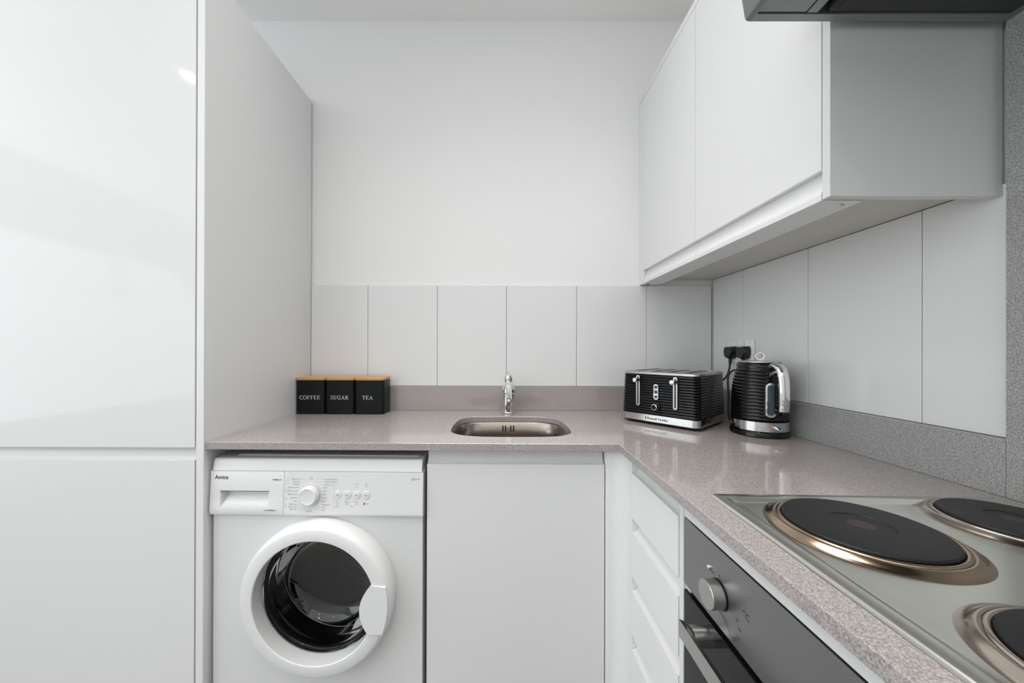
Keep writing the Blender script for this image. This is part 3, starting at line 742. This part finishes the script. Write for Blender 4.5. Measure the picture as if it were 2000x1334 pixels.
bm_line(bm, (.0500, .7910), (.0500, .7450), .0003, wfn); bm_line(bm, (.0460, .7910), (.0500, .7910), .0003, wfn); bm_line(bm, (.0460, .7450), (.0500, .7450), .0003, wfn)
bm_arc(bm, .0545, .7660, .0022, .0005, 180, 360, wfn, 12); bm_line(bm, (.0520, .7665), (.0570, .7665), .0004, wfn)
bm_arc(bm, .0520, .7300, .0030, .0005, 90, 360, wfn, 12)
bm_line(bm, (-.0860, .7990), (-.0825, .8040), .0005, wfn); bm_line(bm, (-.0870, .8010), (-.0860, .7990), .0005, wfn)
bm_arc(bm, -.0860, .7740, .0030, .0005, 0, 180, wfn, 12); bm_line(bm, (-.0895, .7715), (-.0825, .7715), .0005, wfn)
bm_arc(bm, -.0865, .7525, .0026, .0005, 0, 360, wfn, 12); bm_line(bm, (-.0885, .7385), (-.0835, .7385), .0005, wfn); bm_arc(bm, -.0855, .7315, .0026, .0005, 0, 360, wfn, 12)
bm_line(bm, (-.0795, .7910), (-.0795, .8060), .0003, wfn); bm_line(bm, (-.0795, .7640), (-.0795, .7830), .0003, wfn); bm_line(bm, (-.0800, .7460), (-.0800, .7550), .0003, wfn)
for bx, a_, b_ in ((.0605, 'Pre', 'wash'), (.0870, 'Extra', 'rinse'), (.1135, 'Slow', 'spin')):
    bm_text(bm, a_, .0046, wfn, align='CENTER', dx=bx, dy=.7430); bm_text(bm, b_, .0046, wfn, align='CENTER', dx=bx, dy=.7380)
bm_line(bm, (.0545, .7325), (.0665, .7325), .0003, wfn); bm_arc(bm, .0605, .7325, .0015, .0005, 0, 360, wfn, 10)
bm_line(bm, (.0930, .7330), (.1060, .7330), .0003, wfn); bm_arc(bm, .1000, .7330, .0020, .0009, 0, 180, wfn, 10)
bm_arc(bm, .1135, .7850, .0018, .0004, 0, 360, wfn, 10); bm_arc(bm, .1400, .7855, .0020, .0012, 0, 180, wfn, 10)
bm_line(bm, (.1435, .7425), (.1435, .7375), .0008, wfn); bm_line(bm, (.1460, .7425), (.1460, .7375), .0008, wfn)
link('dial_printing', flat_finish(bm), 'inkg', t)
for lx_ in (.1135, .1400):
    bm = bmesh.new(); bm_arc(bm, lx_, .7930, .0006, .0013, 0, 360, wfn, 12); link('status_lamp', flat_finish(bm), 'ink', t)
bm = bmesh.new(); bm_poly(bm, [(.1335, .7360), (.1335, .7440), (.1390, .7400)], wfn); link('start_symbol', flat_finish(bm), 'inkr', t, label='dark red start triangle')
# porthole door
ring = lathe('door', [(.205, 0.0), (.2060, .020), (.2040, .040), (.1995, .0500), (.1960, .0530), (.1930, .0545), (.1720, .0560), (.1660, .0555), (.1640, .0535), (.1655, .020), (.1680, .002), (.1690, -.004)], 'applg', t, (CXR, 0, CZR), '-y', n=128, cap0=False, cap1=False, deg=28)
# porthole handle
def handle_plate():
    bm = bmesh.new(); n = 14; ang = math.radians(18.0); pts = []
    ro = .1998
    for i in range(n + 1):
        a = -ang + 2 * ang * i / n; pts.append((ro * math.cos(a), ro * math.sin(a)))
    # inner edge bows towards the glass
    x0 = .152; hgt = .0640
    for i in range(n + 1):
        u = 1 - 2 * i / n; pts.append((x0 - .026 * (1 - u * u), hgt * u * 1.0))
    P3 = [(CXR + a, CZR + b) for a, b in pts]
    # outline rotated down a little as on the machine
    rt = math.radians(-4); P3 = [(CXR + a * math.cos(rt) - b * math.sin(rt), CZR + a * math.sin(rt) + b * math.cos(rt)) for a, b in pts]
    bm_prism(bm, P3, -.0590, -.0480, 'y')
    es = [e for e in bm.edges if len(e.link_faces) == 2 and abs(e.calc_face_angle(0)) > 0.9]
    bmesh.ops.bevel(bm, geom=es, offset=.0018, segments=2, affect='EDGES')
    return finish(bm, 40)
link('door_handle', handle_plate(), 'applg', ring)
lathe('seal', [(.1650, .004), (.1685, -.012), (.1700, -.020), (.1760, -.070), (.1790, -.094), (.1830, -.098), (.1900, -.098)], 'rubber', t, (CXR, 0, CZR), '-y', n=96, cap0=False, cap1=False, deg=60)
lathe('glass_bowl', [(.1645, .012), (.1630, -.004), (.1560, -.018), (.1500, -.030), (.1420, -.055), (.1280, -.072), (.1000, -.084), (.0500, -.090), (.0005, -.091)], 'smoke', ring, (CXR, 0, CZR), '-y', n=96, cap0=False, cap1=False, deg=80)
lathe('glass_rim', [(.1665, .006), (.1600, .004), (.1570, -.002), (.1600, -.008)], 'glassk', ring, (CXR, 0, CZR), '-y', n=96, cap0=False, cap1=False, deg=80)
# drum
def drum():
    bm = bmesh.new()
    bm_lathe(bm, [(.1765, -.1000), (.1785, -.0970), (.1810, -.0985), (.1840, -.105), (.235, -.125), (.240, -.14), (.240, -.40), (.225, -.42), (.05, -.405), (.0005, -.402)], 80)
    orient(bm, '-y'); bmesh.ops.translate(bm, verts=bm.verts, vec=(CXR, 0, CZR)); return finish(bm, 50)
dm = link('drum', drum(), 'bowlst', t)
def hole_tex(m):
    nt = m.node_tree; b = nt.nodes['Principled BSDF']; tc = nt.nodes.new('ShaderNodeTexCoord'); v = nt.nodes.new('ShaderNodeTexVoronoi'); v.inputs['Scale'].default_value = 75; v.inputs['Randomness'].default_value = .12
    lt = nt.nodes.new('ShaderNodeMath'); lt.operation = 'LESS_THAN'; lt.inputs[1].default_value = .22
    mx = nt.nodes.new('ShaderNodeMix'); mx.data_type = 'RGBA'; mx.inputs['A'].default_value = (.18, .18, .18, 1); mx.inputs['B'].default_value = (.01, .01, .01, 1)
    nt.links.new(tc.outputs['Object'], v.inputs['Vector']); nt.links.new(v.outputs['Distance'], lt.inputs[0]); nt.links.new(lt.outputs[0], mx.inputs['Factor']); nt.links.new(mx.outputs['Result'], b.inputs['Base Color'])
hole_tex(MT['bowlst'])
lathe('drum_rim', [(.1740, -.0950), (.1752, -.0930), (.1775, -.0935), (.1785, -.0960)], 'chrome', t, (CXR, 0, CZR), '-y', n=96, cap0=False, cap1=False, deg=80)
for k in range(3):
    a = math.radians(100 + 120 * k); ca, sa = math.cos(a), math.sin(a)
    bm = bmesh.new()
    for (y0, y1) in ((.14, .39),):
        tri = [(.241, -.035), (.241, .035), (.215, .018), (.182, .007), (.182, -.007), (.215, -.018)]
        pts = [(CXR + r_ * ca - s_ * sa, CZR + r_ * sa + s_ * ca) for r_, s_ in tri]; bm_prism(bm, pts, y0, y1, 'y')
    link('drum_paddle', finish(bm, 30), 'bowlst', t)
for fx_ in (-hw + .05, hw - .05):
    for fy_ in (.07, .44): lathe('foot', [(.02, 0), (.02, .012), (.008, .014), (.008, .0295)], 'rubber', t, (fx_, fy_, 0), n=20)

# ------------------------------------------------------------------ canisters
def canister(x, y, rz, word, label, w_=.1150, d_=.094):
    t = thing('canister', (x, y, WT + .0004), label, 'canister', rz=rz, group='storage canisters on the worktop')
    bm = bmesh.new(); bm_prism(bm, rrect(-w_ / 2, 0, w_ / 2, d_, .012, 6), 0, .1335, 'z'); link('tin', finish(bm, 30), 'tin', t)
    def lid():
        bm = bmesh.new(); R = []
        for i, z in ((.0015, .1337), (0, .1345), (0, .1425), (.0020, .1450)):
            R.append([bm.verts.new((a, b, z)) for a, b in rrect(-w_ / 2 - .0005 + i, -.0005 + i, w_ / 2 + .0005 - i, d_ + .0005 - i, .012, 6)])
        for A, B in zip(R, R[1:]):
            for i in range(len(A)): bm.faces.new((A[i], A[(i + 1) % len(A)], B[(i + 1) % len(A)], B[i]))
        bm.faces.new(R[0]); bm.faces.new(R[-1]); return finish(bm, 30)
    link('lid', lid(), 'bamboo', t, label='flat bamboo lid')
    bm = bmesh.new(); h = .0150
    bm_serif(bm, word, h, 0.000 if word != 'TEA' else -.006, .0585, lambda a, b: (a, -.0003, b))
    link('lettering', flat_finish(bm), 'inkw', t)
canister(-0.7585, 1.3945, 0, 'COFFEE', 'black square tin with a bamboo lid lettered COFFEE, against the tall cupboard')
canister(-0.6410, 1.3945, 0, 'SUGAR', 'black square tin with a bamboo lid lettered SUGAR, in the middle of the three')
canister(-0.5235, 1.3925, math.radians(0.8), 'TEA', 'black square tin with a bamboo lid lettered TEA, nearest the sink')

# ------------------------------------------------------------------ toaster
TA = math.radians(-49.0); TL, TD, THt = 0.272, 0.258, 0.1830
# local x along the front (left->right), y depth into the corner, front face at y=0; origin at front-left bottom corner
t = thing('toaster', (0.4350, 1.3030, WT + .0004), 'black ribbed four-slot toaster with steel trim standing beside the kettle', 'toaster', rz=TA)
def body_ring(bm, z, ins, r=.024, seg=7):
    return [bm.verts.new((a, b, z)) for a, b in rrect(ins, ins, TL - ins, TD - ins, r, seg)]
def stack(levels, caps=(True, True), r=.024):
    bm = bmesh.new(); R = [body_ring(bm, z, i, r) for z, i in levels]
    for A, B in zip(R, R[1:]):
        for i in range(len(A)): bm.faces.new((A[i], A[(i + 1) % len(A)], B[(i + 1) % len(A)], B[i]))
    if caps[0]: bm.faces.new(R[0])
    if caps[1]: bm.faces.new(R[-1])
    return bm
for x in (.03, TL - .03):
    for y in (.03, TD - .03): lathe('foot', [(.010, 0), (.010, .0058)], 'rubber', t, (x, y, 0), n=16)
link('underside', finish(stack([(.006, .006), (.0098, .004)])), 'blackm', t)
link('base_band', finish(stack([(.0100, .0015), (.0110, .0), (.0340, .0004), (.0345, .0015)])), 'polish', t)
lv = [(.0347, .003)]; nr = 15; za, zb = .0360, .1700
for i in range(nr):
    for u in range(6):
        z = za + (zb - za) * (i + u / 6) / nr
        tp = .0015 + .0045 * (z - za) / (zb - za)
        lv.append((z, tp + .0028 * (1 - abs(math.sin(pi * u / 6)) ** .8)))
lv += [(zb, .0085), (.1715, .0065)]
link('shell', finish(stack(lv), 60), 'black', t)
SLOT = [(.030, .052), (.094, .052), (.150, .052), (.214, .052)]
def top_plate():
    bm = bmesh.new(); out = [[(a, b) for a, b in rrect(i, i, TL - i, TD - i, .024, 7)] for i in (.0065, .0055, .0065, .0150)]
    zz = [.1717, .1735, .1790, .1825]
    R = [[bm.verts.new((a, b, z)) for a, b in o] for o, z in zip(out, zz)]
    for A, B in zip(R, R[1:]):
        for i in range(len(A)): bm.faces.new((A[i], A[(i + 1) % len(A)], B[(i + 1) % len(A)], B[i]))
    bm.faces.new(R[0])
    es = [bm.edges.get((R[-1][i], R[-1][(i + 1) % len(R[-1])])) for i in range(len(R[-1]))]
    for sx in (.040, .100, .154, .212):
        h = [bm.verts.new(p) for p in ((sx, .030, .1825), (sx + .026, .030, .1825), (sx + .026, TD - .030, .1825), (sx, TD - .030, .1825))]
        d = [bm.verts.new((v.co.x, v.co.y, .1735)) for v in h]
        for i in range(4):
            es.append(bm.edges.new((h[i], h[(i + 1) % 4]))); bm.faces.new((h[i], h[(i + 1) % 4], d[(i + 1) % 4], d[i]))
    bmesh.ops.triangle_fill(bm, use_beauty=True, use_dissolve=False, edges=es)
    return finish(bm, 30)
tp = link('top_plate', top_plate(), 'steel', t)
for sx in (.040, .100, .154, .212):
    box('bread_slot', (sx + .0005, .0305, .1737), (sx + .0255, TD - .0305, .1745), 'ink', tp)
def fyT(z): return .0015 + .0045 * (z - za) / (zb - za)
def pill(name, cx, z0, z1, wd, dep, m, par, y=None, **k):
    bm = bmesh.new(); bm_prism(bm, rrect(cx - wd / 2, z0, cx + wd / 2, z1, wd / 2 * .98, 6), -dep + (.0 if y is None else y), .004, 'y'); return link(name, finish(bm, 40), m, par, **k)
L1, L2, BT = 0.0711, 0.1990, 0.1354
for k_, (lx, zlo, zhi) in enumerate(((L1, .0615, .1680), (L2, .0615, .1680))):
    fr = pill('lever_slot', lx, zlo, zhi, .0135, .0015, 'steel', t)
    pill('slot_gap', lx, zlo + .005, zhi - .005, .0050, .0021, 'ink', fr)
    lz = .1520
    bmz = lathe('lever', [(.0060, -.002), (.0060, .0180), (.0052, .0185)], 'black', t, (lx, 0, lz), '-y', n=20)
    lathe('lever_cap', [(.0072, .0185), (.0076, .0195), (.0076, .0270), (.0066, .0285), (.0005, .0290)], 'chrome', bmz, (lx, 0, lz), '-y', n=28)
bp_ = pill('button_plate', BT, .0885, .1400, .0160, .0020, 'chrome', t)
for z in (.0975, .1142, .1310):
    lathe('button', [(.0058, .0018), (.0058, .0032), (.0050, .0040), (.0005, .0040)], 'gauge', bp_, (BT, 0, z), '-y', n=24)
kn = lathe('browning_dial', [(.0135, -.002), (.0135, .0030), (.0118, .0040), (.0100, .0050), (.0100, .0145), (.0092, .0155)], 'black', t, (BT, 0, .0640), '-y', n=36)
lathe('dial_ring', [(.0098, .0150), (.0098, .0160), (.0080, .0164), (.0078, .0154)], 'chrome', kn, (BT, 0, .0640), '-y', n=36, cap0=False, cap1=False)
bm = bmesh.new(); bm_text(bm, 'Russell Hobbs', .0122, lambda a, b: (a, -.0003, b), bold=.0002, dx=.1045, dy=.0180)
bm_poly(bm, [(.0975, .0175), (.1010, .0175), (.1010, .0265), (.0975, .0265)], lambda a, b: (a, -.0003, b))
link('logo', flat_finish(bm), 'ink', t)

# ------------------------------------------------------------------ kettle on its base
KX, KYY = 0.7960, 1.0960
kr = .0725
va = math.atan2(-KYY, -KX)      # direction from the kettle towards the camera
t = thing('kettle_stand', (KX, KYY, WT + .0004), 'round black power base underneath the ribbed kettle', 'kettle base')
lathe('stand', [(kr + .002, 0), (kr + .004, .002), (kr + .004, .012), (kr + .001, .0165), (.02, .0175), (.0005, .0175)], 'black', t, n=72)
az = va + math.radians(34)      # handle direction, seen to the right of the view line
t = thing('kettle', (KX, KYY, WT + .0182), 'black ribbed kettle with chrome handle near the corner, right of the toaster', 'kettle', rz=az)
lathe('base_band', [(kr + .0005, 0), (kr + .0025, .001), (kr + .0020, .0280), (kr + .0005, .0290)], 'polish', t, n=96)
prof = [(kr + .001, .0292), (kr + .0022, .0300)]
nrb = 15; z0_, z1_ = .0310, .1850
def krad(z):
    u = (z - z0_) / (z1_ - z0_); return kr + .002 - .0045 * u - .0120 * max(0, (u - .45) / .55) ** 2
for i in range(nrb):
    for u in range(6):
        z = z0_ + (z1_ - z0_) * (i + u / 6) / nrb; prof.append((krad(z) - .0022 * (1 - abs(math.sin(pi * u / 6)) ** .8), z))
prof += [(krad(.185) - .0005, .1855), (.0590, .1930), (.0555, .1985), (.0535, .2005)]
lathe('body', prof, 'black', t, n=96, deg=60)
ld = lathe('lid', [(.0535, .2010), (.0545, .2020), (.0540, .2045), (.0500, .2060), (.0005, .2070)], 'steel', t, n=72)
bm = bmesh.new()
Rr, wr = .0130, .0060
bm_lathe(bm, [(Rr - .0045, -wr), (Rr, -wr - .0002), (Rr + .0008, 0), (Rr, wr + .0002), (Rr - .0045, wr), (Rr - .0048, 0), (Rr - .0045, -wr)], 40)
bmesh.ops.rotate(bm, verts=bm.verts, matrix=Matrix.Rotation(pi / 2, 3, 'X'))
bmesh.ops.rotate(bm, verts=bm.verts, matrix=Matrix.Rotation(math.radians(72), 3, 'Z'))
bmesh.ops.translate(bm, verts=bm.verts, vec=(0, 0, .2070 + Rr)); link('lid_ring', finish(bm, 50), 'chrome', ld)
# spout lip at the back
bm = bmesh.new(); bm_prism(bm, [(-.058, -.016), (-.058, .016), (-.083, .0)], .165, .195, 'z'); link('spout', finish(bm, 40), 'black', t)
# handle: local +x
hp = spline([(.046, 0, .1880), (.072, 0, .1930), (.090, 0, .1850), (.099, 0, .1640), (.1025, 0, .1300), (.103, 0, .0900), (.102, 0, .0660)], 8)
nh = len(hp)
tube('handle', hp, [.0120 + .0010 * math.sin(pi * i / (nh - 1)) for i in range(nh)], 'chrome', t, n=24, flat=(1.15, .72))
tube('handle_bracket', [(.060, 0, .168), (.080, 0, .176), (.097, 0, .172)], [.012, .009, .007], 'chrome', t, n=16, flat=(1, .7))
tube('handle_foot', [(.068, 0, .064), (.088, 0, .060), (.106, 0, .064)], [.010, .0085, .008], 'black', t, n=16)
# water gauge, turned a little towards the viewer from the handle
ga = math.radians(-13)
def gfn(u, z, d): # u tangential, d radial
    a = ga + u / (kr + .003); r_ = kr + .003 + d; return (r_ * math.cos(a), r_ * math.sin(a), z)
def gauge(name, hw_, z0, z1, d0, d1, m, par):
    bm = bmesh.new(); pts = rrect(-hw_, z0, hw_, z1, hw_ * .98, 7)
    A = [bm.verts.new(gfn(u, z, d0)) for u, z in pts]; B = [bm.verts.new(gfn(u, z, d1)) for u, z in pts]; n = len(pts)
    for i in range(n): bm.faces.new((A[i], A[(i + 1) % n], B[(i + 1) % n], B[i]))
    f = bm.faces.new(B); g = bm.faces.new(A); bmesh.ops.triangulate(bm, faces=[f, g]); return link(name, finish(bm, 40), m, par)
gg = gauge('water_gauge', .0125, .0440, .1440, -.008, .0035, 'chrome', t)
gauge('gauge_window', .0082, .0500, .1380, .002, .0042, 'gauge', gg)
for z in (.058, .085, .112, .124):
    bm = bmesh.new(); bm_poly(bm, [gfn(-.003, z, .0045), gfn(.003, z, .0045), gfn(.003, z + .0018, .0045), gfn(-.003, z + .0018, .0045)], lambda *p: p)
    link('level_mark', flat_finish(bm), 'ink', gg)
# switch
sa = math.radians(-2)
bm = bmesh.new(); bm_tube(bm, [((kr) * math.cos(sa), kr * math.sin(sa), .0145), ((kr + .016) * math.cos(sa), (kr + .016) * math.sin(sa), .0130), ((kr + .026) * math.cos(sa), (kr + .026) * math.sin(sa), .0105)], [.0045, .0045, .0040], 14)
sw = link('switch', finish(bm, 40), 'chrome', t)
bm = bmesh.new(); bm_tube(bm, [((kr + .024) * math.cos(sa), (kr + .024) * math.sin(sa), .0112), ((kr + .0275) * math.cos(sa), (kr + .0275) * math.sin(sa), .0100)], [.0044, .0036], 14); link('switch_lens', finish(bm, 40), 'blueglow', sw)
bm = bmesh.new()
def kfn(a, b):
    th = math.radians(-104) + a / (kr + .0025); r_ = kr + .0028; return (r_ * math.cos(th), r_ * math.sin(th), b)
bm_text(bm, 'Russell Hobbs', .0130, kfn, bold=.0001, dx=-.062, dy=.0100); link('logo', flat_finish(bm), 'inkg', t)

# ------------------------------------------------------------------ socket, plugs and cables
SY0, SY1, SZ0, SZ1 = 1.2549, 1.3986, 1.1195, 1.2065
t = thing('wall_socket', (XR, (SY0 + SY1) / 2, SZ0), 'white double wall socket on the tiles above the kettle', 'socket')
o_ = t.location
bm = bmesh.new(); bm_box(bm, (XR - .0085, SY0, SZ0), (XR - .0002, SY1, SZ1), .0025, 3); bmesh.ops.translate(bm, verts=bm.verts, vec=-V(*o_)); link('faceplate', finish(bm, 40), 'plastic', t)
for y in (1.3085, 1.3450):
    s_ = box('switch', (XR - .0115, y - .0065, 1.1815), (XR - .0080, y + .0065, 1.1985), 'plastic', t, .001, off=o_)
    bm = bmesh.new(); bm_box(bm, (XR - .00875, y - .0075, 1.1805), (XR - .0084, y + .0075, 1.1995)); bmesh.ops.translate(bm, verts=bm.verts, vec=-V(*o_)); link('switch_surround', finish(bm), 'inkg', s_)
def plug(y, z, label, cord, cat='plug'):
    t = thing('power_cable', (XR - .009, y, z), label, cat)
    bm = bmesh.new()
    pts = [(-.022, -.010), (-.019, -.021), (-.008, -.027), (.008, -.027), (.019, -.021), (.022, -.010), (.0235, .006), (.018, .020), (-.018, .020), (-.0235, .006)]
    def ring(s, x): return [bm.verts.new((x, a * s, b * s)) for a, b in pts]
    R = [ring(1.0, 0), ring(1.0, -.006), ring(.97, -.008), ring(.97, -.016), ring(.86, -.024), ring(.80, -.026)]
    for A, B in zip(R, R[1:]):
        for i in range(len(A)): bm.faces.new((A[i], A[(i + 1) % len(A)], B[(i + 1) % len(A)], B[i]))
    bm.faces.new(R[0]); bm.faces.new(R[-1]); link('plug', finish(bm, 30), 'blackm', t)
    bm = bmesh.new(); bm_tube(bm, [(-.012, 0, -.024), (-.012, 0, -.032), (-.013, 0, -.052)], [.0065, .0058, .0040], 12); link('strain_relief', finish(bm), 'rubber', t)
    tube('cord', spline([tuple(V(*p) - V(XR - .009, y, z)) for p in cord], 6), .0033, 'rubber', t, n=10)
plug(1.3620, 1.1610, 'black plug in the left side of the double socket with its cord', [(XR - .022, 1.362, 1.112), (XR - .026, 1.364, 1.085), (XR - .040, 1.362, 1.060), (0.822, 1.350, 1.040), (0.795, 1.338, 1.030), (0.780, 1.326, 1.028), (0.770, 1.3165, 1.030)])
plug(1.2890, 1.1610, 'black plug in the right side of the double socket behind kettle', [(XR - .022, 1.289, 1.112), (XR - .040, 1.285, 1.098), (0.815, 1.255, 1.092), (0.783, 1.225, 1.070), (0.772, 1.205, 1.010), (0.768, 1.198, .945), (0.776, 1.190, .918), (0.795, 1.185, .9145), (0.797, 1.1760, .9180)])

# ------------------------------------------------------------------ ceiling downlights
for i, (x, y) in enumerate(((-1.62, 0.11), (-0.25, -0.35), (-0.25, -1.6), (-1.62, -1.6))):
    t = thing('downlight', (x, y, ZC), ['recessed round ceiling spotlight in front of the tall cupboard', 'recessed round ceiling spotlight in the middle of the kitchen ceiling', 'recessed round ceiling spotlight towards the rear window by the right wall', 'recessed round ceiling spotlight at the rear left of the room'][i], 'ceiling light', group='ceiling downlights')
    lathe('trim_ring', [(.046, 0), (.046, -.005), (.040, -.008), (.033, -.006), (.033, -.0005)], 'chrome', t, n=32, cap0=False, cap1=False)
    lathe('lamp', [(.033, -.0050), (.0005, -.0054)], 'lampglow', t, n=24, cap0=False, cap1=True)
    l = bpy.data.lights.new('spot', 'SPOT'); l.energy = 9; l.spot_size = math.radians(120); l.spot_blend = .6; l.shadow_soft_size = .03; l.color = (1.0, .94, .86)
    lo = bpy.data.objects.new('spot_light', l); COL.objects.link(lo); lo.parent = t; lo.location = (0, 0, -.016)
